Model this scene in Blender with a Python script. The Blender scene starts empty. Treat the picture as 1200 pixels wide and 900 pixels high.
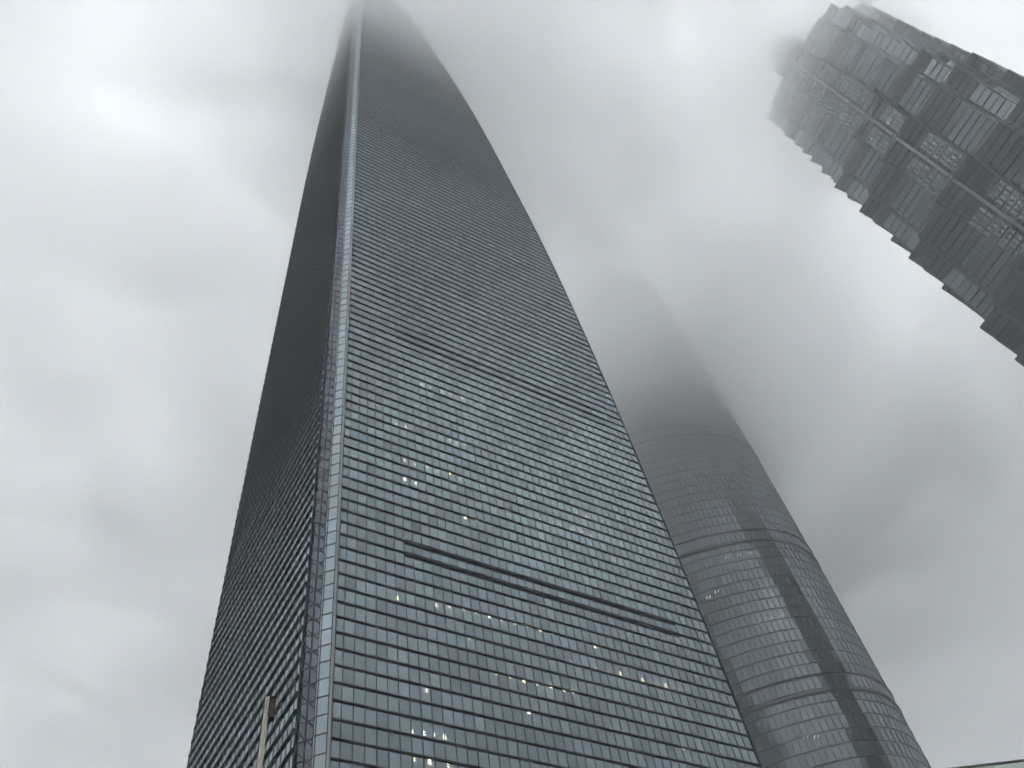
import bpy, math, random
from mathutils import Vector, Matrix, noise

random.seed(7)
sc = bpy.context.scene
COL = sc.collection

# ------------------------------------------------------------------ camera
F_PX = 1038.0
zc = Vector((437 - 600, 450 + 285, F_PX)).normalized()        # world up in camera axes (right, up, forward)
fw = (Vector((0, 0, 1)) - zc * zc.z).normalized()
rt = zc.cross(fw)
if rt.x < 0:
    rt = -rt
cam_data = bpy.data.cameras.new('camera')
cam = bpy.data.objects.new('camera', cam_data)
COL.objects.link(cam)
R3 = Matrix(((rt.x, rt.y, -rt.z), (fw.x, fw.y, -fw.z), (zc.x, zc.y, -zc.z)))
cam.matrix_world = Matrix.Translation((0, 0, 1.6)) @ R3.to_4x4()
cam_data.sensor_width = 36.0
cam_data.lens = 36.0 * F_PX / 1200.0
cam_data.clip_start = 0.1
cam_data.clip_end = 20000.0
sc.camera = cam


def project(p):
    v = R3.transposed() @ (Vector(p) - Vector((0, 0, 1.6)))
    if v.z > -0.5:
        return None
    return 600 + F_PX * v.x / -v.z, 450 - F_PX * v.y / -v.z


def az(a, d=1.0):
    a = math.radians(a)
    return Vector((math.sin(a) * d, math.cos(a) * d))


# ------------------------------------------------------------------ light
SUN_EL, SUN_AZ = 52.0, -75.0
world = bpy.data.worlds.new('World')
sc.world = world
world.use_nodes = True
wn, wl_ = world.node_tree.nodes, world.node_tree.links
wn.clear()
w_out = wn.new('ShaderNodeOutputWorld')
w_bg = wn.new('ShaderNodeBackground')
w_sky = wn.new('ShaderNodeTexSky')
w_sky.sky_type = 'NISHITA'
w_sky.sun_disc = False
w_sky.sun_elevation = math.radians(SUN_EL)
w_sky.sun_rotation = math.radians(SUN_AZ)
w_sky.air_density = 1.0
w_sky.dust_density = 4.0
w_hs = wn.new('ShaderNodeHueSaturation')
w_hs.inputs['Saturation'].default_value = 0.12
wl_.new(w_sky.outputs[0], w_hs.inputs['Color'])
w_tc = wn.new('ShaderNodeTexCoord')
w_nz = wn.new('ShaderNodeTexNoise')
w_nz.inputs['Scale'].default_value = 2.2
w_nz.inputs['Detail'].default_value = 4.0
w_nz.inputs['Roughness'].default_value = 0.45
wl_.new(w_tc.outputs['Generated'], w_nz.inputs['Vector'])
w_rp = wn.new('ShaderNodeValToRGB')
w_rp.color_ramp.elements[0].position = 0.3
w_rp.color_ramp.elements[0].color = (9.1, 9.4, 9.6, 1)
w_rp.color_ramp.elements[1].position = 0.7
w_rp.color_ramp.elements[1].color = (10.2, 10.55, 10.75, 1)
wl_.new(w_nz.outputs[0], w_rp.inputs[0])
w_mx = wn.new('ShaderNodeMixRGB')
w_mx.inputs[0].default_value = 0.85
wl_.new(w_hs.outputs[0], w_mx.inputs[1])
wl_.new(w_rp.outputs[0], w_mx.inputs[2])
wl_.new(w_mx.outputs[0], w_bg.inputs['Color'])
w_bg.inputs['Strength'].default_value = 0.1
wl_.new(w_bg.outputs[0], w_out.inputs['Surface'])

sun_d = bpy.data.lights.new('sun', 'SUN')
sun_d.energy = 0.5
sun_d.angle = math.radians(30)
sun_d.color = (1.0, 0.97, 0.93)
sun = bpy.data.objects.new('sun', sun_d)
COL.objects.link(sun)
sd = Vector((*az(SUN_AZ, math.cos(math.radians(SUN_EL))), math.sin(math.radians(SUN_EL))))
sun.rotation_euler = sd.to_track_quat('Z', 'Y').to_euler()

sc.view_settings.view_transform = 'Standard'
sc.view_settings.look = 'None'
sc.view_settings.exposure = 3.38
sc.view_settings.gamma = 1.0
sc.render.engine = 'CYCLES'
sc.cycles.max_bounces = 12
sc.cycles.volume_bounces = 8
sc.cycles.glossy_bounces = 4
sc.cycles.diffuse_bounces = 4
sc.cycles.transparent_max_bounces = 24
sc.cycles.use_denoising = True

# ------------------------------------------------------------------ air and cloud
CLOUD = dict(a=0.0008, shells=[  # foot height, undulation, noise size, density, thickness
    (258, 8, 160, 0.0036, 95),
    (300, 9, 110, 0.0062, 60),
    (318, 13, 70, 0.0120, 55),
    (336, 15, 45, 0.0190, 52),
    (352, 13, 60, 0.0240, 50),
    (425, 9, 90, 0.0060, 110)])
CLOUD_BUMPS = [(168, 148, 130, 84.0), (-8, 95, 60, -10.0), (55, 280, 190, -78.0)]


def vol_mat(name, dens, col):
    m = bpy.data.materials.new(name)
    m.use_nodes = True
    n, l = m.node_tree.nodes, m.node_tree.links
    n.clear()
    o = n.new('ShaderNodeOutputMaterial')
    v = n.new('ShaderNodeVolumePrincipled')
    v.inputs['Color'].default_value = (*col, 1)
    v.inputs['Density'].default_value = dens
    v.inputs['Anisotropy'].default_value = 0.0
    l.new(v.outputs[0], o.inputs['Volume'])
    return m


def link_mesh(name, verts, faces, mat, parent=None, smooth=False):
    me = bpy.data.meshes.new(name)
    me.from_pydata(verts, [], faces)
    me.update()
    if mat:
        me.materials.append(mat)
    if smooth:
        me.polygons.foreach_set('use_smooth', [True] * len(me.polygons))
    o = bpy.data.objects.new(name, me)
    COL.objects.link(o)
    if parent:
        o.parent = parent
    return o


def tag(o, label=None, cat=None, group=None, kind=None):
    if label: o['label'] = label
    if cat: o['category'] = cat
    if group: o['group'] = group
    if kind: o['kind'] = kind
    return o


def empty(name, loc, rz=0.0):
    o = bpy.data.objects.new(name, None)
    COL.objects.link(o)
    o.location = loc
    o.rotation_euler = (0, 0, rz)
    o.empty_display_size = 1.0
    return o


def boxverts(x0, x1, y0, y1, z0, z1):
    return [(x0, y0, z0), (x1, y0, z0), (x1, y1, z0), (x0, y1, z0), (x0, y0, z1), (x1, y0, z1), (x1, y1, z1), (x0, y1, z1)]


BF = [(0, 3, 2, 1), (4, 5, 6, 7), (0, 1, 5, 4), (1, 2, 6, 5), (2, 3, 7, 6), (3, 0, 4, 7)]


class MB:
    def __init__(s):
        s.v, s.f = [], []

    def add(s, v, f):
        b = len(s.v)
        s.v.extend(v)
        s.f.extend([tuple(i + b for i in q) for q in f])
        return s

    def box(s, *a):
        return s.add(boxverts(*a), BF)

    def beam(s, p, q, w, d, n):
        """box beam from p to q, w wide, d deep along n"""
        p, q, n = Vector(p), Vector(q), Vector(n).normalized()
        t = (q - p).normalized()
        u = t.cross(n).normalized()
        n = u.cross(t)
        vs = []
        for e in (p, q):
            for a, b in ((-1, -1), (1, -1), (1, 1), (-1, 1)):
                vs.append(tuple(e + u * a * w / 2 + n * b * d / 2))
        return s.add(vs, [(0, 3, 2, 1), (4, 5, 6, 7), (0, 1, 5, 4), (1, 2, 6, 5), (2, 3, 7, 6), (3, 0, 4, 7)])

    def build(s, name, mat, parent=None, smooth=False):
        return link_mesh(name, s.v, s.f, mat, parent, smooth)


hz = MB().box(-3000, 3000, -3000, 3000, -1.0, 660).build('haze', vol_mat('haze_air', CLOUD['a'], (0.93, 0.96, 1.0)))
tag(hz, 'thin grey mist filling the air between the towers', 'haze', kind='stuff')


def cloud_shell(i, base, amp, size, dens, thick):
    ext = [-3000, -2200, -1600, -1200, -900, -700]
    x = -640
    while x < 960:
        ext.append(x)
        x += 17
    ext += [1000, 1080, 1200, 1600, 2200, 3000]
    n = len(ext)
    vs = []
    for y in ext:
        for x in ext:
            p = Vector((x / size, y / size, i * 7.3))
            h = noise.noise(p) + 0.6 * noise.noise(p * 2.1) + 0.4 * noise.noise(p * 4.3)
            z = base + amp * h * 1.3 + cloud_bump(x, y) * (0.3 if i == 6 else 1.0)
            vs.append((x + 1.7 * i, y + 1.3 * i, z))
    fs = []
    for j in range(n - 1):
        for k in range(n - 1):
            a = j * n + k
            fs.append((a, a + n, a + n + 1, a + 1))
    b = len(vs)
    for v in vs[:b]:
        # the deck is deepest where it wraps the round tower
        deep = {1: 90.0, 2: 70.0, 6: 110.0}.get(i, 0.0) * math.exp(-((v[0] - 60) ** 2 + (v[1] - 285) ** 2) / 190.0 ** 2)
        vs.append((v[0], v[1], v[2] + thick + deep))
    for f in fs[:]:
        fs.append(tuple(b + q for q in reversed(f)))
    ring = [k for k in range(n)] + [j * n + n - 1 for j in range(1, n)] + [(n - 1) * n + k for k in range(n - 2, -1, -1)] + [j * n for j in range(n - 2, 0, -1)]
    m = len(ring)
    for k in range(m):
        fs.append((ring[k], ring[(k + 1) % m], b + ring[(k + 1) % m], b + ring[k]))
    return link_mesh('haze', vs, fs, vol_mat('cloud_vapour', dens, (0.9915, 0.9945, 0.9955)))


def cloud_bump(x, y):
    z = 0.0
    for (bx, by, r, a) in CLOUD_BUMPS:
        d2 = ((x - bx) ** 2 + (y - by) ** 2) / (r * r)
        z += a * math.exp(-d2)
    return z


cl_lab = ['faintest and lowest grey mist veiling the middle of the round tower',
          'ragged lowest veil of grey cloud drifting across the tower tops',
          'grey cloud bank swallowing the upper storeys of the tapering tower',
          'dense grey cloud around the vanished top of the round tower',
          'thick pale cloud deck closing off the sky over all three towers',
          'highest pale cloud sheet lying above every other layer of the overcast']
for i, s in enumerate(CLOUD['shells']):
    tag(cloud_shell(i + 1, *s), cl_lab[i], 'cloud', kind='stuff')


# ------------------------------------------------------------------ materials
def surf_mat(name, base, rough=0.6, metal=0.0, spec=0.5, var=0.0, noise_scale=0.0, noise_amt=0.0, bump=0.0):
    m = bpy.data.materials.new(name)
    m.use_nodes = True
    n, l = m.node_tree.nodes, m.node_tree.links
    b = n['Principled BSDF']
    b.inputs['Roughness'].default_value = rough
    b.inputs['Metallic'].default_value = metal
    b.inputs['Specular IOR Level'].default_value = spec
    b.inputs['Base Color'].default_value = (*base, 1)
    if noise_scale:
        tc = n.new('ShaderNodeTexCoord')
        nz = n.new('ShaderNodeTexNoise')
        nz.inputs['Scale'].default_value = noise_scale
        nz.inputs['Detail'].default_value = 6
        l.new(tc.outputs['Object'], nz.inputs['Vector'])
        mr = n.new('ShaderNodeMapRange')
        mr.inputs['To Min'].default_value = 1 - noise_amt
        mr.inputs['To Max'].default_value = 1 + noise_amt
        l.new(nz.outputs[0], mr.inputs[0])
        mx = n.new('ShaderNodeMixRGB')
        mx.blend_type = 'MULTIPLY'
        mx.inputs[0].default_value = 1
        mx.inputs[1].default_value = (*base, 1)
        l.new(mr.outputs[0], mx.inputs[2])
        l.new(mx.outputs[0], b.inputs['Base Color'])
        if bump:
            bp = n.new('ShaderNodeBump')
            bp.inputs['Strength'].default_value = bump
            l.new(nz.outputs[0], bp.inputs['Height'])
            l.new(bp.outputs[0], b.inputs['Normal'])
    return m


def glass_mat(name, tint, body, f0=0.2, trans=0.1, rough=0.02, var=0.12, tilt=0.0, lo=0.0, scale=1.0):
    """coated facade glass: mirror reflection by Fresnel over a dark body, a little of the room shows through"""
    m = bpy.data.materials.new(name)
    m.use_nodes = True
    n, l = m.node_tree.nodes, m.node_tree.links
    n.clear()
    out = n.new('ShaderNodeOutputMaterial')
    geo = n.new('ShaderNodeNewGeometry')
    oi = n.new('ShaderNodeObjectInfo')
    ad = n.new('ShaderNodeMath'); ad.operation = 'ADD'
    l.new(geo.outputs['Random Per Island'], ad.inputs[0])
    l.new(oi.outputs['Random'], ad.inputs[1])
    fr = n.new('ShaderNodeMath'); fr.operation = 'FRACT'
    l.new(ad.outputs[0], fr.inputs[0])
    wn_ = n.new('ShaderNodeTexWhiteNoise'); wn_.noise_dimensions = '1D'
    l.new(fr.outputs[0], wn_.inputs['W'])
    # normal tilt per pane
    nrm = None
    if tilt:
        sb = n.new('ShaderNodeVectorMath'); sb.operation = 'SUBTRACT'
        l.new(wn_.outputs['Color'], sb.inputs[0]); sb.inputs[1].default_value = (0.5, 0.5, 0.5)
        scl = n.new('ShaderNodeVectorMath'); scl.operation = 'SCALE'
        l.new(sb.outputs[0], scl.inputs[0]); scl.inputs['Scale'].default_value = tilt
        av = n.new('ShaderNodeVectorMath'); av.operation = 'ADD'
        l.new(scl.outputs[0], av.inputs[0]); l.new(geo.outputs['Normal'], av.inputs[1])
        nm = n.new('ShaderNodeVectorMath'); nm.operation = 'NORMALIZE'
        l.new(av.outputs[0], nm.inputs[0])
        nrm = nm.outputs[0]
    lw = n.new('ShaderNodeLayerWeight'); lw.inputs['Blend'].default_value = 0.5
    pw = n.new('ShaderNodeMath'); pw.operation = 'POWER'; pw.inputs[1].default_value = 4.0
    l.new(lw.outputs['Facing'], pw.inputs[0])
    fn = n.new('ShaderNodeMapRange'); fn.inputs['To Min'].default_value = f0; fn.inputs['To Max'].default_value = 0.85
    l.new(pw.outputs[0], fn.inputs[0])
    gl = n.new('ShaderNodeBsdfGlossy'); gl.inputs['Roughness'].default_value = rough
    if nrm:
        l.new(nrm, gl.inputs['Normal'])
    mr = n.new('ShaderNodeMapRange')
    mr.inputs['To Min'].default_value = 1 - var
    mr.inputs['To Max'].default_value = 1 + var * 0.6
    l.new(fr.outputs[0], mr.inputs[0])
    tm = n.new('ShaderNodeMixRGB'); tm.blend_type = 'MULTIPLY'; tm.inputs[0].default_value = 1
    tm.inputs[1].default_value = (*tint, 1)
    l.new(mr.outputs[0], tm.inputs[2])
    l.new(tm.outputs[0], gl.inputs['Color'])
    df = n.new('ShaderNodeBsdfDiffuse'); df.inputs['Color'].default_value = (*body, 1)
    tr = n.new('ShaderNodeBsdfTransparent'); tr.inputs['Color'].default_value = (0.85, 0.95, 0.95, 1)
    m1 = n.new('ShaderNodeMixShader'); m1.inputs[0].default_value = trans
    l.new(df.outputs[0], m1.inputs[1]); l.new(tr.outputs[0], m1.inputs[2])
    m2 = n.new('ShaderNodeMixShader')
    l.new(fn.outputs[0], m2.inputs[0])
    l.new(m1.outputs[0], m2.inputs[1]); l.new(gl.outputs[0], m2.inputs[2])
    l.new(m2.outputs[0], out.inputs['Surface'])
    return m


def emit_mat(name, col, strength):
    m = bpy.data.materials.new(name)
    m.use_nodes = True
    n, l = m.node_tree.nodes, m.node_tree.links
    n.clear()
    o = n.new('ShaderNodeOutputMaterial'); e = n.new('ShaderNodeEmission')
    e.inputs['Color'].default_value = (*col, 1); e.inputs['Strength'].default_value = strength
    l.new(e.outputs[0], o.inputs['Surface'])
    return m


M_GLASS = glass_mat('tower_glass', (0.77, 0.91, 0.98), (0.018, 0.028, 0.034), f0=0.28, trans=0.13, var=0.2, tilt=0.02)
M_GLASS_C = glass_mat('corner_glass', (0.80, 0.92, 1.0), (0.02, 0.028, 0.034), f0=0.43, trans=0.1, var=0.1, tilt=0.01)
M_GLASSD = glass_mat('recess_shade_glass', (0.6, 0.68, 0.78), (0.02, 0.025, 0.035), f0=0.2, trans=0.05, var=0.15)  # tower glass tinted darker, the recess's shade and dim reflection put into the colour
M_FRAME = surf_mat('dark_frame', (0.012, 0.016, 0.019), 0.55, 0.0, 0.3, noise_scale=0.3, noise_amt=0.2)
M_LEDGE = surf_mat('dark_ledge', (0.012, 0.016, 0.018), 0.6, 0.0, 0.3, noise_scale=0.2, noise_amt=0.25)
M_VENT = surf_mat('vent_metal', (0.008, 0.01, 0.012), 0.7, 0.0, 0.2, noise_scale=0.5, noise_amt=0.2)
M_POST = surf_mat('steel_post', (0.26, 0.26, 0.25), 0.45, 0.3, 0.5, noise_scale=0.5, noise_amt=0.2)
M_CORE = surf_mat('dark_interior', (0.03, 0.035, 0.04), 0.9, noise_scale=0.1, noise_amt=0.3)
M_LAMP = emit_mat('office_lamp', (1.0, 0.88, 0.62), 3.2)

# ------------------------------------------------------------------ ground
gm = surf_mat('plaza_paving', (0.22, 0.217, 0.21), 0.75, noise_scale=0.4, noise_amt=0.25, bump=0.1)
g = MB()
g.add([(-9000, -9000, 0), (9000, -9000, 0), (9000, 9000, 0), (-9000, 9000, 0)], [(0, 1, 2, 3)])
tag(g.build('ground', gm), 'grey paved ground of the plaza around the towers', 'ground', kind='structure')

# ------------------------------------------------------------------ tapering tower
A0 = az(-18.3, 77.0)
RZ = math.atan2(az(50).y, az(50).x)
tower = empty('skyscraper', (A0.x, A0.y, 0), RZ)
tag(tower, 'tall tapering glass tower with sharp front corner and curved edges, nearest and largest', 'skyscraper')
TM = Matrix.Translation((A0.x, A0.y, 0)) @ Matrix.Rotation(RZ, 4, 'Z')
PITCH, ROW, H0, TOP = 1.267, 2.11, 50.61 % 2.11, 492.0
RP = [(0, 58), (78, 58), (136, 56.3), (190, 52.9), (241, 47.3), (302, 38.6), (370, 24.2), (430, 9.5), (492, 1.0)]
LP = [(0, 46), (76, 43), (112, 40.6), (152, 37.6), (198, 33.6), (240, 30.2), (270, 27.0), (296, 23.2), (320, 18.8), (346, 13.6), (376, 8.2), (410, 4.5), (492, 1.5)]


def prof(P, h):
    # Catmull-Rom through the measured points
    for i in range(len(P) - 1):
        if h <= P[i + 1][0] or i == len(P) - 2:
            p0 = P[max(i - 1, 0)]; p1 = P[i]; p2 = P[i + 1]; p3 = P[min(i + 2, len(P) - 1)]
            t = (h - p1[0]) / (p2[0] - p1[0])
            t = max(0, min(1, t))
            dx = p2[0] - p1[0]
            m1 = (p2[1] - p0[1]) / max(p2[0] - p0[0], 1e-6) * dx
            m2 = (p3[1] - p1[1]) / max(p3[0] - p1[0], 1e-6) * dx
            return (2 * t ** 3 - 3 * t ** 2 + 1) * p1[1] + (t ** 3 - 2 * t ** 2 + t) * m1 + (-2 * t ** 3 + 3 * t ** 2) * p2[1] + (t ** 3 - t ** 2) * m2


wr = lambda h: prof(RP, h)
wlf = lambda h: prof(LP, h)
CX = CY = 2.584                       # chamfer legs


def section(h):
    a, b = wr(h), wlf(h)
    # bite of the recess half of the chamfer
    return [(0, 0), (a, 0), (58.0, max(58.0 - b, 58.0 - a + 3)), (55.42, 60.58), (min(max(55.42 - a, 50 - b - CY), 50.0), 60.58), (-CX, CY + b), (-CX, CY)]


# inner core, about a metre behind the glass
core = MB()
lev = [0.2 + i * 8.2 for i in range(61)]
for h in lev:
    for (x, y) in section(h):
        core.v.append((27.71 + (x - 27.71) * 0.955, 30.29 + (y - 30.29) * 0.955, h))
ns = 7
for i in range(len(lev) - 1):
    for k in range(ns):
        core.f.append((i * ns + k, i * ns + (k + 1) % ns, (i + 1) * ns + (k + 1) % ns, (i + 1) * ns + k))
core.f.append(tuple((len(lev) - 1) * ns + k for k in range(ns)))
core.f.append(tuple(range(ns))[::-1])
core.build('core_wall', M_CORE, tower)

# far curved faces and hidden square faces: glass skin with storey ledges
skin = MB(); sled = MB()
for i in range(0, 232):
    h = H0 + i * ROW
    if h + ROW > TOP: break
    s0, s1 = section(h), section(h + ROW - 0.02)
    for k in (1, 2, 3, 4):
        p, q, p1, q1 = s0[k], s0[k + 1], s1[k], s1[k + 1]
        skin.add([(p[0], p[1], h), (q[0], q[1], h), (q1[0], q1[1], h + ROW), (p1[0], p1[1], h + ROW)], [(0, 1, 2, 3)])
        d = Vector((q[0] - p[0], q[1] - p[1])); n_ = Vector((d.y, -d.x)).normalized() * 0.3
        sled.add([(p[0], p[1], h), (q[0], q[1], h), (q[0] + n_.x, q[1] + n_.y, h), (p[0] + n_.x, p[1] + n_.y, h),
                  (p[0], p[1], h + .08), (q[0], q[1], h + .08), (q[0] + n_.x, q[1] + n_.y, h + .08), (p[0] + n_.x, p[1] + n_.y, h + .08)], BF)
tag(skin.build('rear_glass', M_GLASS, tower), kind='stuff')
tag(sled.build('rear_ledge', M_LEDGE, tower), kind='stuff')

panes = []                              # (area, verts)
nrow = int((TOP - H0) / ROW)
DR, DL = 0.22, 0.25                     # ledge depths
for r in range(nrow):
    z0 = H0 + r * ROW + 0.05; z1 = z0 + ROW - 0.10
    # right face
    x0 = 0.14
    k = 0
    while True:
        x1 = 1.0 + PITCH * k
        wa, wb = wr(z0), wr(z1)
        if x0 >= wa - 0.05: break
        e0, e1 = min(x1, wa), min(x1, wb)
        e1 = max(e1, x0 + 0.02)
        vs = [(x0, -.03, z0), (e0, -.03, z0), (e1, -.03, z1), (x0, -.03, z1), (x0, 0.02, z0), (e0, 0.02, z0), (e1, 0.02, z1), (x0, 0.02, z1)]
        panes.append(vs)
        x0 = x1; k += 1
    # left face
    y0 = CY + 0.14
    k = 0
    while True:
        y1 = CY + 1.0 + PITCH * k
        wa, wb = CY + wlf(z0), CY + wlf(z1)
        if y0 >= wa - 0.05: break
        e0, e1 = min(y1, wa), max(min(y1, wb), y0 + 0.02)
        X = -CX
        vs = [(X - .03, e0, z0), (X - .03, y0, z0), (X - .03, y0, z1), (X - .03, e1, z1), (X + .02, e0, z0), (X + .02, y0, z0), (X + .02, y0, z1), (X + .02, e1, z1)]
        panes.append(vs)
        y0 = y1; k += 1


def screen_area(vs, M):
    ps = [project(M @ Vector(v)) for v in vs[:4]]
    if any(p is None for p in ps): return 0
    cx = sum(p[0] for p in ps) / 4; cy = sum(p[1] for p in ps) / 4
    if not (0 < cx < 1200 and 0 < cy < 900): return 0
    a = 0
    for i in range(4):
        x0, y0 = ps[i]; x1, y1 = ps[(i + 1) % 4]
        a += x0 * y1 - x1 * y0
    return abs(a) / 2


PFACES = [(0, 1, 2, 3), (1, 5, 6, 2), (4, 0, 3, 7), (3, 2, 6, 7), (4, 5, 1, 0)]
order = sorted(range(len(panes)), key=lambda i: -screen_area(panes[i], TM))
top300 = set(order[:300])
rest = MB()
share = {}
for i, vs in enumerate(panes):
    if i in top300:
        o = Vector(vs[0])
        key = tuple(round(c, 3) for v in vs for c in (Vector(v) - o))
        if key not in share:
            me = bpy.data.meshes.new('glass_pane')
            me.from_pydata([tuple(Vector(v) - o) for v in vs], [], PFACES)
            me.materials.append(M_GLASS)
            share[key] = me
        ob = bpy.data.objects.new('glass_pane', share[key])
        COL.objects.link(ob); ob.location = o; ob.parent = tower
    else:
        rest.add(vs, PFACES)
tag(rest.build('glass_curtain', M_GLASS, tower), kind='stuff')

# storey ledges (one per row and face); deeper pairs mark the plant floors
led = []
for r in range(nrow):
    z = H0 + r * ROW
    w = wr(z)
    hh = 0.07
    led.append((boxverts(0.02, w + 0.10, -DR, 0.03, z - hh, z + hh), r, 0))
    wl2 = CY + wlf(z)
    led.append((boxverts(-CX - DL, -CX + 0.03, CY + 0.02, wl2 + 0.25, z - hh, z + hh), r, 1))
lareas = sorted(range(len(led)), key=lambda i: -max(screen_area([led[i][0][j] for j in ((0, 1, 5, 4) if led[i][2] == 0 else (3, 0, 4, 7))], TM),
                                                    screen_area([led[i][0][j] for j in (0, 1, 2, 3)], TM)))
ltop = set(lareas[:300])
lrest = MB()
for i, (vs, r, f) in enumerate(led):
    if i in ltop:
        link_mesh('ledge', vs, BF, M_LEDGE, tower)
    else:
        lrest.add(vs, BF)
tag(lrest.build('ledge_stack', M_LEDGE, tower), kind='stuff')
for zb in (82.3, 133.0):
    for dz in (0.0, -ROW):
        z = H0 + round((zb + dz - H0) / ROW) * ROW
        e = min(51.6, wr(z) - 4)
        MB().box(8.75, e, -DR - 0.04, -0.02, z - (0.40 if zb < 100 else 0.16), z + 0.12).build('vent_grille', M_VENT, tower)

# mullions
for k in range(46):
    x = 1.0 + PITCH * k
    h = TOP
    while h > 1 and wr(h) < x: h -= 1.0
    if h > 2:
        MB().box(x - 0.037, x + 0.037, -0.07, -0.02, 0, h).build('mullion', M_FRAME, tower)
for k in range(36):
    y = CY + 1.0 + PITCH * k
    h = TOP
    while h > 1 and CY + wlf(h) < y: h -= 1.0
    if h > 2:
        MB().box(-CX - 0.08, -CX - 0.02, y - 0.035, y + 0.035, 0, h).build('mullion', M_FRAME, tower)
# trim following the swept edges
for side in (0, 1):
    t = MB(); pr = None
    for i in range(100):
        h = i * 4.9
        if side == 0:
            p = Vector((wr(h) + 0.03, -0.05, h))
        else:
            p = Vector((-CX - 0.05, CY + wlf(h) + 0.03, h))
        if pr is not None:
            t.beam(pr, p, 0.12, 0.2, (0, 1, 0) if side == 0 else (1, 0, 0))
        pr = p
    t.build('edge_trim', M_FRAME, tower)

# chamfered corner: bright glass strip, then a recessed dark strip with diagonal bracing
U = Vector((-1, 1, 0)).normalized()     # along the chamfer, from the right face to the left face
N = Vector((-1, -1, 0)).normalized()    # outward
CW = 3.654


def cpt(s, z, o=0.0):
    p = U * s + N * o
    return Vector((p.x, p.y, z))


def cbox(s0, s1, z0, z1, o0, o1):
    return [tuple(cpt(s, z, o)) for z in (z0, z1) for (s, o) in ((s0, o1), (s1, o1), (s1, o0), (s0, o0))]


CH0 = (51.3 - 50.61) + H0
SPL = 1.78
MB().add(cbox(-0.05, 0.22, 0, TOP, -0.1, 0.06), BF).build('corner_post', M_POST, tower)
MB().add(cbox(CW - 0.10, CW - 0.02, 0, TOP, -0.35, -0.02), BF).build('corner_post', M_FRAME, tower)
MB().add(cbox(SPL - 0.02, SPL + 0.03, 0, TOP, -0.35, 0.05), BF).build('corner_post', M_FRAME, tower)
for s in (0.36, 1.56):
    MB().add(cbox(s - 0.035, s + 0.035, 0, TOP, -0.01, 0.05), BF).build('corner_mullion', M_FRAME, tower)
MB().add(cbox(2.68, 2.78, 0, TOP, -0.35, -0.24), BF).build('corner_mullion', M_FRAME, tower)
cr = MB(); cp = MB(); cd = MB(); cg = MB()
corner_rows = []
for r in range(-1, nrow + 1):
    z = CH0 + r * ROW
    z0 = max(z, 0.05); z1 = min(z + ROW, TOP)
    if z1 < z0 + 0.3: continue
    for s0, s1 in ((0.22, 0.33), (0.39, 1.53), (1.59, SPL - 0.02)):
        vs = cbox(s0, s1, z0 + 0.03, z1 - 0.03, -0.06, 0.0)
        corner_rows.append((vs, s0, z0))
    cg.add(cbox(SPL + 0.03, CW - 0.1, z0 + 0.02, z1 - 0.02, -0.38, -0.32), BF)
    cr.add(cbox(0.0, SPL, z0 - 0.05, z0 + 0.05, -0.03, 0.055), BF)
    cr.add(cbox(SPL + 0.03, CW - 0.1, z0 - 0.05, z0 + 0.05, -0.35, -0.26), BF)
    cd.beam(cpt(CW - 0.1, z0 + 1.1, -0.29), cpt(SPL + 0.04, z0 - 0.95, -0.29), 0.11, 0.07, N)
ca = sorted(range(len(corner_rows)), key=lambda i: -screen_area([corner_rows[i][0][j] for j in (0, 1, 5, 4)], TM))
ctop = set(ca[:150])
crest = MB()
for i, (vs, s0, z0) in enumerate(corner_rows):
    if i in ctop:
        link_mesh('corner_pane', vs, BF, M_GLASS_C, tower)
    else:
        crest.add(vs, BF)
tag(crest.build('corner_glazing', M_GLASS_C, tower), kind='stuff')
tag(cg.build('recess_glazing', M_GLASSD, tower), kind='stuff')
tag(cr.build('corner_transom', M_FRAME, tower), kind='stuff')
tag(cd.build('diagonal_brace', M_FRAME, tower), kind='stuff')

LIGHTS = [(7.8, 73.2), (13.0, 73.7), (14.8, 74.0), (16.7, 74.2), (18.5, 74.3), (20.4, 74.3), (22.1, 74.3), (24.1, 74.4), (25.9, 74.5), (27.8, 74.5), (29.6, 74.5), (17.2, 70.0), (20.3, 65.8), (22.1, 65.8), (24.0, 65.8), (25.9, 65.8), (27.8, 66.0), (29.7, 65.9), (30.9, 66.0), (11.0, 61.2), (9.1, 55.8), (10.4, 55.9), (11.6, 56.0), (12.8, 56.0), (9.2, 52.7), (10.9, 52.8), (12.9, 52.8), (24.0, 61.6), (9.6, 99.2), (11.2, 99.1), (13.2, 99.4), (14.9, 99.3), (16.9, 99.7), (18.6, 99.5), (9.5, 95.1), (11.2, 95.0), (18.6, 91.2), (20.5, 91.4), (26.0, 100.1), (28.0, 100.1), (29.7, 100.2), (33.3, 100.2), (39.4, 100.9), (41.0, 100.7), (22.3, 95.7), (24.2, 95.8), (26.0, 95.8), (27.9, 95.9), (29.8, 96.0), (31.8, 96.2), (33.4, 96.1), (35.5, 96.5), (37.2, 96.3), (39.4, 96.6), (40.9, 96.4), (13.3, 120.2), (15.0, 120.4), (17.0, 120.5), (18.8, 120.7), (20.8, 120.8), (22.5, 120.9), (24.4, 121.1), (8.4, 106.9), (10.1, 107.2), (17.6, 107.9), (18.8, 107.8), (20.1, 108.0), (35.5, 117.4), (44.9, 122.2), (45.0, 118.1), (47.1, 122.4), (50.0, 79.6), (36.2, 74.2), (31.7, 70.4), (33.4, 70.4), (35.5, 70.5), (37.2, 70.5), (39.4, 70.8), (41.0, 70.6), (42.9, 70.7), (44.8, 70.7), (46.7, 70.8), (48.7, 70.7), (35.6, 62.0), (37.2, 61.9), (48.7, 66.5), (46.3, 61.7), (50.0, 61.7)]
lamp_meshes = []
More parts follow.
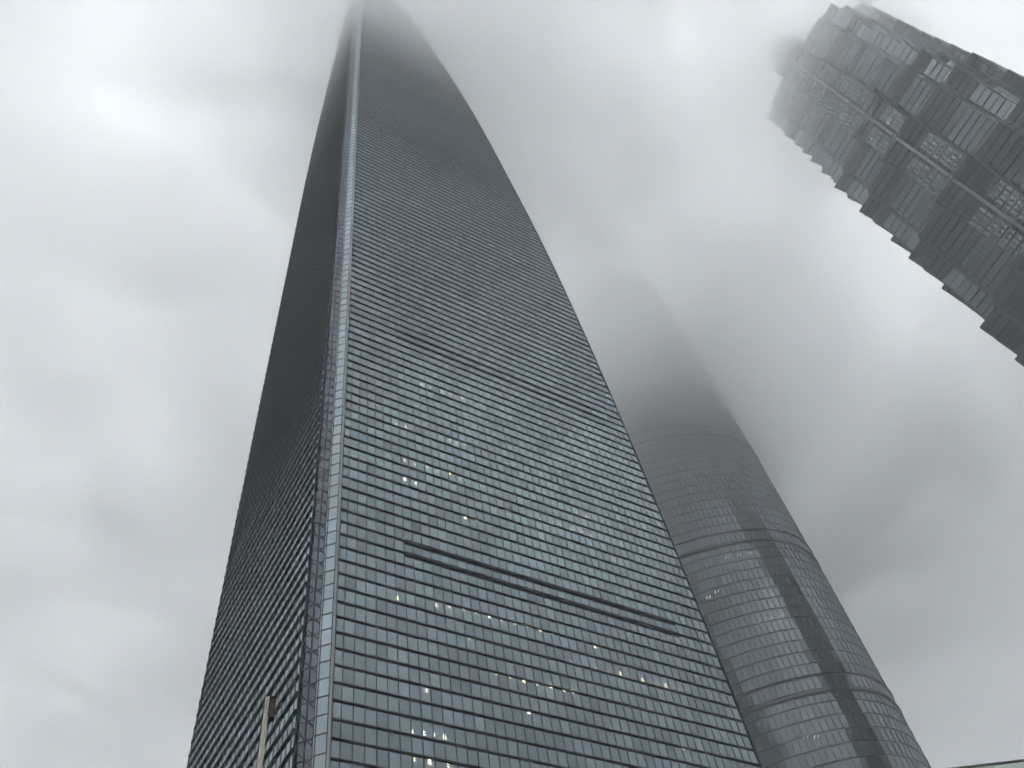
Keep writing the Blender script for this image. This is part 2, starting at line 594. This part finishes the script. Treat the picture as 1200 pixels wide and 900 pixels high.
for v in range(3):
    b = MB()
    nb = (3, 2, 2)[v]
    for j in range(nb):
        zz = (j - (nb - 1) / 2) * (0.26, 0.34, 0.26)[v]
        wdt = (0.62, 0.5, 0.34)[v] * (1 - 0.15 * j)
        b.add([(-wdt / 2, -0.06, zz - .045), (wdt / 2, 0.10, zz + .01), (wdt / 2, 0.16, zz + .01), (-wdt / 2, 0.0, zz - .045),
               (-wdt / 2, -0.06, zz + .03), (wdt / 2, 0.10, zz + .085), (wdt / 2, 0.16, zz + .085), (-wdt / 2, 0.0, zz + .03)], BF)
    me = bpy.data.meshes.new('ceiling_light')
    me.from_pydata(b.v, [], b.f)
    me.materials.append(M_LAMP)
    lamp_meshes.append(me)
for i, (s, h) in enumerate(LIGHTS):
    o = bpy.data.objects.new('ceiling_light', lamp_meshes[(i * 7 + i // 3) % 3])
    COL.objects.link(o); o.parent = tower; o.location = (s, 0.6, h)
    f = 1.0 if h < 90 else 0.9
    o.scale = (f * 0.85, 1, f * 0.85)

# ------------------------------------------------------------------ round twisting tower
ST_AZ, ST_D, ST_H = 11.8, 290.0, 632.0
sp = az(ST_AZ, ST_D)
st = empty('round_tower', (sp.x, sp.y, 0), math.radians(-ST_AZ))
tag(st, 'round glass tower with curved storey rings fading into cloud behind the tapering tower', 'skyscraper')
M_STG = glass_mat('round_tower_glass', (0.78, 0.86, 0.93), (0.03, 0.036, 0.04), f0=0.22, trans=0.0, rough=0.10, var=0.18, tilt=0.04)
M_STR = surf_mat('ring_metal', (0.05, 0.055, 0.06), 0.5, 0.3, noise_scale=0.1, noise_amt=0.2)
M_STL = surf_mat('ring_light_metal', (0.15, 0.155, 0.16), 0.45, 0.3, noise_scale=0.1, noise_amt=0.2)


def st_r(th, h):
    R = 42.2 - 0.0135 * h - 6e-6 * h * h
    phi = math.radians(-60 + 0.19 * h)
    return R * (1 + 0.06 * math.cos(3 * (th - phi)))


def st_p(th, h, o=0.0):
    r = st_r(th, h) + o
    return (r * math.cos(th), r * math.sin(th), h)


NSEG = 126
ZONE = 65.0
FL = ZONE / 14
nf = int(ST_H / FL)
body = MB()
for i in range(0, nf + 1):
    for k in range(NSEG):
        body.v.append(st_p(2 * math.pi * k / NSEG, i * FL, -0.8))
for i in range(nf):
    for k in range(NSEG):
        a = i * NSEG + k; b = i * NSEG + (k + 1) % NSEG
        body.f.append((a, b, b + NSEG, a + NSEG))
body.f.append(tuple(nf * NSEG + k for k in range(NSEG)))
body.build('tower_core', M_CORE, st)
STM = Matrix.Translation((sp.x, sp.y, 0)) @ Matrix.Rotation(math.radians(-ST_AZ), 4, 'Z')
allp = []
for i in range(nf):
    z0, z1 = i * FL, (i + 1) * FL
    for k in range(NSEG):
        t0, t1 = 2 * math.pi * k / NSEG, 2 * math.pi * (k + 1) / NSEG
        g_ = 0.0006
        # each storey leans: foot set in, head set out, as on the real curtain wall
        p = [st_p(t0 + g_, z0 + .15, -0.10), st_p(t1 - g_, z0 + .15, -0.10), st_p(t1 - g_, z1 - .12, 0.0), st_p(t0 + g_, z1 - .12, 0.0)]
        allp.append(p)
sa = [(screen_area(p, STM) if (Vector(p[0]).y < 8) else 0) for p in allp]
# panels hidden behind the tapering tower do not count as showing
for i, p in enumerate(allp):
    if sa[i]:
        q = project(STM @ Vector(p[0]))
        ex = 888 - (900 - q[1]) * 0.396
        if q[0] < ex: sa[i] = 0
so = sorted(range(len(allp)), key=lambda i: -sa[i])
stop_ = set(so[:300])
sr = MB()
for i, p in enumerate(allp):
    if i in stop_:
        link_mesh('glass_panel', p, [(0, 1, 2, 3)], M_STG, st)
    else:
        sr.add(p, [(0, 1, 2, 3)])
tag(sr.build('glass_skin', M_STG, st), kind='stuff')


jt = MB()
for i in range(nf):
    for k in range(NSEG):
        t = 2 * math.pi * k / NSEG
        if math.sin(t) > 0.3:
            continue
        jt.beam(st_p(t, i * FL + .1, 0.02), st_p(t, (i + 1) * FL - .1, 0.05), 0.07, 0.10, Vector((math.cos(t), math.sin(t), 0)))
tag(jt.build('panel_joint', M_STR, st), kind='stuff')


def st_ring(z, o0, o1, h, mat, name):
    b = MB()
    n = 90
    for k in range(n):
        t = 2 * math.pi * k / n
        b.v += [st_p(t, z, o0), st_p(t, z, o1), st_p(t, z + h, o1), st_p(t, z + h, o0)]
    for k in range(n):
        a, c = 4 * k, 4 * ((k + 1) % n)
        for j in range(4):
            b.f.append((a + j, c + j, c + (j + 1) % 4, a + (j + 1) % 4))
    return b.build(name, mat, st)


zone_base = 152.0 - 2 * ZONE
for i in range(nf + 1):
    z = i * FL
    ph = (z - zone_base) % ZONE
    st_ring(z - 0.10, -0.4, 0.22, 0.20, M_STR, 'ring_ledge')
    st_ring(z + 0.13, -0.4, 0.16, 0.10, M_STL, 'ring_sill')
for zt in range(-1, 9):
    for dz in (0.0, 6.2):
        z = zone_base + zt * ZONE + dz
        if 3 < z < ST_H:
            st_ring(z - 0.25, -0.5, 0.45, 0.5, M_FRAME, 'ring_band')
M_LAMP2 = emit_mat('tower_lamp', (0.95, 0.97, 1.0), 0.16)

STL = [(-1.328, 211.0), (-1.214, 211.1), (-1.114, 211.1), (-1.642, 196.4), (-1.55, 197.6), (-1.328, 181.0), (-1.21, 181.5), (-1.113, 181.7), (-1.281, 138.0), (-1.353, 138.7)]
for th, h in STL:
    for d in (0.0, 0.028):
        b = MB()
        p, q = Vector(st_p(th + d, h, 0.12)), Vector(st_p(th + d + 0.016, h + 0.9, 0.12))
        b.beam(p, q, 0.16, 0.08, Vector((math.cos(th), math.sin(th), 0)))
        b.build('facade_light', M_LAMP2, st)


# ------------------------------------------------------------------ stepped tower
u_, n_ = az(147), az(237)
jc = u_ * (-34.5) - n_ * 240.0
jr = math.atan2(u_.y, u_.x)
jm = empty('stepped_tower', (jc.x, jc.y, 0), jr)
tag(jm, 'dark stepped tower with flaring tiers and a pale central fin, at upper right', 'skyscraper')
# local axes: x along the face to the right, -y toward the camera
M_JG = glass_mat('stepped_glass', (0.72, 0.82, 0.86), (0.03, 0.034, 0.038), f0=0.11, trans=0.0, rough=0.05, var=0.15, tilt=0.02)
M_JGB = glass_mat('stepped_glass_lit_side', (0.80, 0.92, 0.96), (0.03, 0.034, 0.038), f0=0.23, trans=0.0, rough=0.05, var=0.2, tilt=0.02)  # lit copy of the stepped glass: corner faces' brighter sky reflection set in the material
M_JGC = glass_mat('lattice_glass', (0.80, 0.88, 0.84), (0.035, 0.038, 0.034), f0=0.26, trans=0.0, rough=0.06, var=0.25, tilt=0.05)
M_JS = surf_mat('stepped_spandrel', (0.03, 0.034, 0.036), 0.5, 0.3, noise_scale=0.15, noise_amt=0.25)
M_JF = surf_mat('stepped_fin', (0.10, 0.105, 0.105), 0.45, 0.5, noise_scale=0.15, noise_amt=0.2)
M_JC = surf_mat('centre_fin', (0.22, 0.22, 0.205), 0.5, 0.2, noise_scale=0.2, noise_amt=0.15)


def quad_sym(pts):
    out = []
    for q in range(4):
        c, s = (1, 0, -1, 0)[q], (0, 1, 0, -1)[q]
        for (x, y) in pts:
            out.append((c * x - s * y, s * x + c * y))
    return out


# one quarter (south face, left to right), other quarters by rotation
def plan(full=True):
    if full:
        q = [(-7.5, -29), (-7.5, -33), (7.5, -33), (7.5, -29), (20, -29), (21.5, -27.2), (27.2, -27.2), (27.2, -21.5), (29, -20)]
    else:
        q = [(-7.5, -25), (-7.5, -33), (7.5, -33), (7.5, -25), (16, -25), (25, -16)]
    return quad_sym(q)


def offset(P, o):
    n = len(P); out = []
    for i in range(n):
        a, b, c = Vector(P[i - 1]), Vector(P[i]), Vector(P[(i + 1) % n])
        d1, d2 = (b - a).normalized(), (c - b).normalized()
        n1, n2 = Vector((d1.y, -d1.x)), Vector((d2.y, -d2.x))
        m = (n1 + n2); k = m.length_squared
        m = m * (2 / k) if k > 0.05 else n1
        out.append(b + m * o)
    return out


breaks = [2, 62, 115, 164, 210.5, 255.8, 294.2, 317, 332, 344, 354]
base_plan = plan(True)
FH = 3.9
JM_LIGHTS = []


def ringband(mb, P0, z0, P1, z1, edges=None):
    n = len(P0)
    for i in range(n):
        if edges is not None and i not in edges: continue
        j = (i + 1) % n
        mb.add([(P0[i].x, P0[i].y, z0), (P0[j].x, P0[j].y, z0), (P1[j].x, P1[j].y, z1), (P1[i].x, P1[i].y, z1)], [(0, 1, 2, 3)])


nq = 9
centre_edges = {q * nq + 1 for q in range(4)}
side_edges = set(range(4 * nq)) - centre_edges


def flare(t):
    return 1.9 * max(0.0, (t - 0.35) / 0.65) ** 1.6


def make_tier(z0, z1, P, shrink, top_flare=1.0):
    H = z1 - z0
    core_ = MB()
    n = len(P)
    lv = [0, 0.35, 0.6, 0.8, 0.97]
    rings = [offset(P, -shrink - 0.45 + top_flare * flare(t)) for t in lv]
    for i in range(len(lv) - 1):
        ringband(core_, rings[i], z0 + lv[i] * H, rings[i + 1], z0 + lv[i + 1] * H)
    r = rings[-1]
    core_.add([(p.x, p.y, z0 + lv[-1] * H) for p in r], [tuple(range(n))])
    r = rings[0]
    core_.add([(p.x, p.y, z0) for p in r], [tuple(range(n))[::-1]])
    tier = core_.build('tier', M_JS, jm)
    nfl = max(2, round(H / FH)); fh = H / nfl
    for k in range(nfl):
        a, b = z0 + k * fh + 0.55, z0 + (k + 1) * fh - 0.12
        oa, ob = [-shrink + top_flare * flare((z - z0) / H) for z in (a, b)]
        Pa, Pb = offset(P, oa), offset(P, ob)
        upper = (k + 0.5) / nfl > 0.62 and nfl > 4
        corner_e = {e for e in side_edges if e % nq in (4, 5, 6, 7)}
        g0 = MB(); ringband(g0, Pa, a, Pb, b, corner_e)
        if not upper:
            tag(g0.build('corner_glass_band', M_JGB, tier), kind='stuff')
        g1 = MB(); ringband(g1, Pa, a, Pb, b, side_edges if upper else side_edges - corner_e)
        # close the band's head and foot so it has thickness
        Pi = offset(P, ob - 0.4); Pj = offset(P, oa - 0.4)
        for (Q, W_, z) in ((Pb, Pi, b), (Pj, Pa, a)):
            for i in range(n):
                j = (i + 1) % n
                g1.add([(Q[i].x, Q[i].y, z), (Q[j].x, Q[j].y, z), (W_[j].x, W_[j].y, z), (W_[i].x, W_[i].y, z)], [(0, 1, 2, 3)])
        g1.build('glass_band', M_JS if upper else M_JG, tier)
        # centre bays: small separate windows in a lattice
        g2 = MB()
        for e in (() if upper else centre_edges):
            A_, B_ = Pa[e], Pa[(e + 1) % n]; C_, D_ = Pb[e], Pb[(e + 1) % n]
            m = 10
            for c in range(m):
                if c in (4, 5): continue
                s0, s1 = (c + 0.16) / m, (c + 0.84) / m
                for (v0, v1) in ((0.04, 0.46), (0.54, 0.96)):
                    q = []
                    for (s, v) in ((s0, v0), (s1, v0), (s1, v1), (s0, v1)):
                        p = (A_.lerp(B_, s)).lerp(C_.lerp(D_, s), v)
                        q.append((p.x, p.y, a + (b - a) * v))
                    g2.add(q, [(0, 1, 2, 3)])
        if g2.v:
            tag(g2.build('lattice_window', M_JGC, tier), kind='stuff')
    # mullion fins and centre fin
    fins = MB()
    lv2 = [0, 0.35, 0.55, 0.72, 0.86, 0.985]
    R2 = [offset(P, -shrink + top_flare * flare(t)) for t in lv2]
    for e in range(n):
        L_ = (Vector(P[(e + 1) % n]) - Vector(P[e])).length
        m = max(1, round(L_ / (1.5 if e not in centre_edges else 1.5)))
        d = (Vector(P[(e + 1) % n]) - Vector(P[e])).normalized(); nn = Vector((d.y, -d.x, 0))
        for c in range(m + 1):
            s = c / m
            big = c in (0, m)
            for i in range(len(lv2) - 1):
                p = R2[i][e].lerp(R2[i][(e + 1) % n], s); q = R2[i + 1][e].lerp(R2[i + 1][(e + 1) % n], s)
                zz0, zz1 = z0 + lv2[i] * H, z0 + lv2[i + 1] * H
                w = 0.16 if big else 0.07
                fins.beam((p.x, p.y, zz0), (q.x, q.y, zz1), w, 0.3 if big else 0.2, nn)
        if e in centre_edges:
            cen = MB()
            for i in range(len(lv2) - 1):
                p = R2[i][e].lerp(R2[i][(e + 1) % n], 0.5); q = R2[i + 1][e].lerp(R2[i + 1][(e + 1) % n], 0.5)
                if i == len(lv2) - 2:
                    q = p.lerp(q, 0.55)
                    zt = z0 + (lv2[i] + (lv2[i + 1] - lv2[i]) * 0.55) * H
                else:
                    zt = z0 + lv2[i + 1] * H
                cen.beam((p.x, p.y, z0 + lv2[i] * H), (q.x, q.y, zt), 0.95, 0.9, nn)
            cen.build('centre_fin', M_JC, tier)
    tag(fins.build('mullion_fin', M_JF, tier), kind='stuff')
    # thin floor lines in the dark upper part of each tier
    ln = MB()
    for k in range(int(H / 0.98)):
        z = z0 + k * 0.98 + 0.3
        if (z - z0) / H < 0.02: continue
        o = -shrink + top_flare * flare((z - z0) / H)
        Pa, Pb = offset(P, o + 0.07), offset(P, o - 0.02)
        ringband(ln, Pb, z - .04, Pa, z - .04); ringband(ln, Pa, z - .04, Pa, z + .04); ringband(ln, Pa, z + .04, Pb, z + .04)
    tag(ln.build('storey_line', M_JF, tier), kind='stuff')
    return tier


taper = [-3.0, -2.2, -1.5, -0.8, 0, 0.2, 0.4, 0.7, 1.1, 1.6]
for i in range(len(breaks) - 1):
    make_tier(breaks[i], breaks[i + 1] - 0.2, base_plan, taper[i] * 0.6, 1.0 if breaks[i + 1] - breaks[i] > 20 else 0.75)
crown_plan = quad_sym([(-7.5, -27), (-7.5, -33), (7.5, -33), (7.5, -27), (20, -27), (21, -25), (25, -25), (25, -21), (27, -20)])
for a_, b_ in ((354, 375), (375, 398)):
    make_tier(a_, b_ - 0.2, base_plan, 1.0, 0.7)
make_tier(398, 409, quad_sym([(-7.2, -23), (-7.2, -32), (7.2, -32), (7.2, -23), (16, -23), (17, -21), (21, -21), (21, -17), (23, -16)]), 0.3, 0.9)
make_tier(409, 418, quad_sym([(-4, -12), (-4, -30), (4, -30), (4, -12), (8, -12), (9, -10), (10, -10), (10, -9), (12, -8)]), 0.2, 0.8)
# leaning crown fins on the four centre bays
for q in range(4):
    b = MB()
    M = Matrix.Rotation(q * math.pi / 2, 4, 'Z')
    for sx in (-2.6, 0, 2.6):
        b.beam(M @ Vector((sx * 0.8, -28, 408)), M @ Vector((sx, -33.5, 421)), 1.4, 1.0, M @ Vector((0, -1, 0.3)))
    b.beam(M @ Vector((-3.6, -33, 419.5)), M @ Vector((3.6, -33, 419.5)), 1.0, 1.0, (0, 0, 1))
    b.build('crown_fin', M_JF, jm)

# ------------------------------------------------------------------ mast with lamp box
M_MAST = surf_mat('mast_paint', (0.55, 0.51, 0.42), 0.5, noise_scale=3, noise_amt=0.15)
M_BOX = surf_mat('rusty_box', (0.045, 0.032, 0.028), 0.7, noise_scale=4, noise_amt=0.4)
mp = az(-22.9, 22.0)
mast = empty('light_mast', (mp.x, mp.y, 0), math.radians(22.9))
tag(mast, 'thin cream metal mast with a dark box at its top, lower left', 'mast')


def tube(b, pts, seg=14):
    base = len(b.v)
    for (x, y, z, r) in pts:
        for k in range(seg):
            t = 2 * math.pi * k / seg
            b.v.append((x + r * math.cos(t), y + r * math.sin(t), z))
    for i in range(len(pts) - 1):
        for k in range(seg):
            a, c = base + i * seg + k, base + i * seg + (k + 1) % seg
            b.f.append((a, c, c + seg, a + seg))
    b.f.append(tuple(base + k for k in range(seg))[::-1])
    b.f.append(tuple(base + (len(pts) - 1) * seg + k for k in range(seg)))


b = MB(); tube(b, [(-0.1, 0, 0.02, .105), (-0.05, 0, 9, .085), (0, 0, 17.35, .066), (0, 0, 17.48, .060)])
b.build('pole', M_MAST, mast, True)
b = MB(); tube(b, [(-0.1, 0, 0.0, .22), (-0.1, 0, 0.04, .22)]); b.build('base_plate', M_MAST, mast)
b = MB(); b.box(0.085, 0.235, -0.11, 0.11, 16.80, 17.42).box(0.075, 0.245, -0.12, 0.12, 17.42, 17.45)
b.build('lamp_box', M_BOX, mast)
b = MB(); b.box(0.05, 0.085, -0.04, 0.04, 16.9, 17.0).box(0.05, 0.085, -0.04, 0.04, 17.2, 17.3)
b.build('bracket', M_BOX, mast)
b = MB(); tube(b, [(0.06, 0, 17.40, .018), (0.09, 0, 17.62, .016), (0.09, 0, 17.82, .008)], 8)
b.build('spike', M_BOX, mast)

# ------------------------------------------------------------------ glass canopy
M_CG = bpy.data.materials.new('canopy_glass')
M_CG.use_nodes = True
_n, _l = M_CG.node_tree.nodes, M_CG.node_tree.links
_n.clear()
_o = _n.new('ShaderNodeOutputMaterial'); _t = _n.new('ShaderNodeBsdfTranslucent'); _t.inputs[0].default_value = (0.72, 0.78, 0.73, 1)
_r = _n.new('ShaderNodeBsdfTransparent'); _r.inputs[0].default_value = (0.82, 0.9, 0.85, 1)
_g = _n.new('ShaderNodeBsdfGlossy'); _g.inputs['Roughness'].default_value = 0.05
_m = _n.new('ShaderNodeMixShader'); _m.inputs[0].default_value = 0.5
_m2 = _n.new('ShaderNodeMixShader'); _m2.inputs[0].default_value = 0.08
_l.new(_t.outputs[0], _m.inputs[1]); _l.new(_r.outputs[0], _m.inputs[2])
_l.new(_m.outputs[0], _m2.inputs[1]); _l.new(_g.outputs[0], _m2.inputs[2]); _l.new(_m2.outputs[0], _o.inputs['Surface'])
M_CF = surf_mat('canopy_steel', (0.13, 0.13, 0.13), 0.4, 0.6, noise_scale=2, noise_amt=0.2)
c0 = az(20.88, 8.0 / 0.458)
cdir = az(79)
can = empty('glass_canopy', (c0.x, c0.y, 0), math.atan2(cdir.y, cdir.x))
tag(can, 'pale green glass canopy with thin steel rail at the lower right edge', 'canopy')
CZ = 9.6
MB().box(-6, 10, 0.015, 0.05, CZ - 0.02, CZ + 0.015).build('edge_rail', M_CF, can)
MB().box(-6, 10, 5.9, 6.0, CZ - 0.07, CZ + 0.03).build('edge_rail', M_CF, can)
for k in range(11):
    x = -6 + k * 1.6
    if k < 10:
        link_mesh('glass_sheet', boxverts(x + 0.06, x + 1.54, 0.06, 5.88, CZ - 0.015, CZ + 0.0), BF, M_CG, can)
    MB().box(x - 0.035, x + 0.035, 0.052, 5.898, CZ - 0.12, CZ + 0.01).build('beam', M_CF, can)
for x in (-5.2, 2.8, 9.2):
    b = MB(); tube(b, [(x, 5.0, 0, .12), (x, 5.0, CZ - 0.12, .10)]); b.build('column', M_CF, can, True)
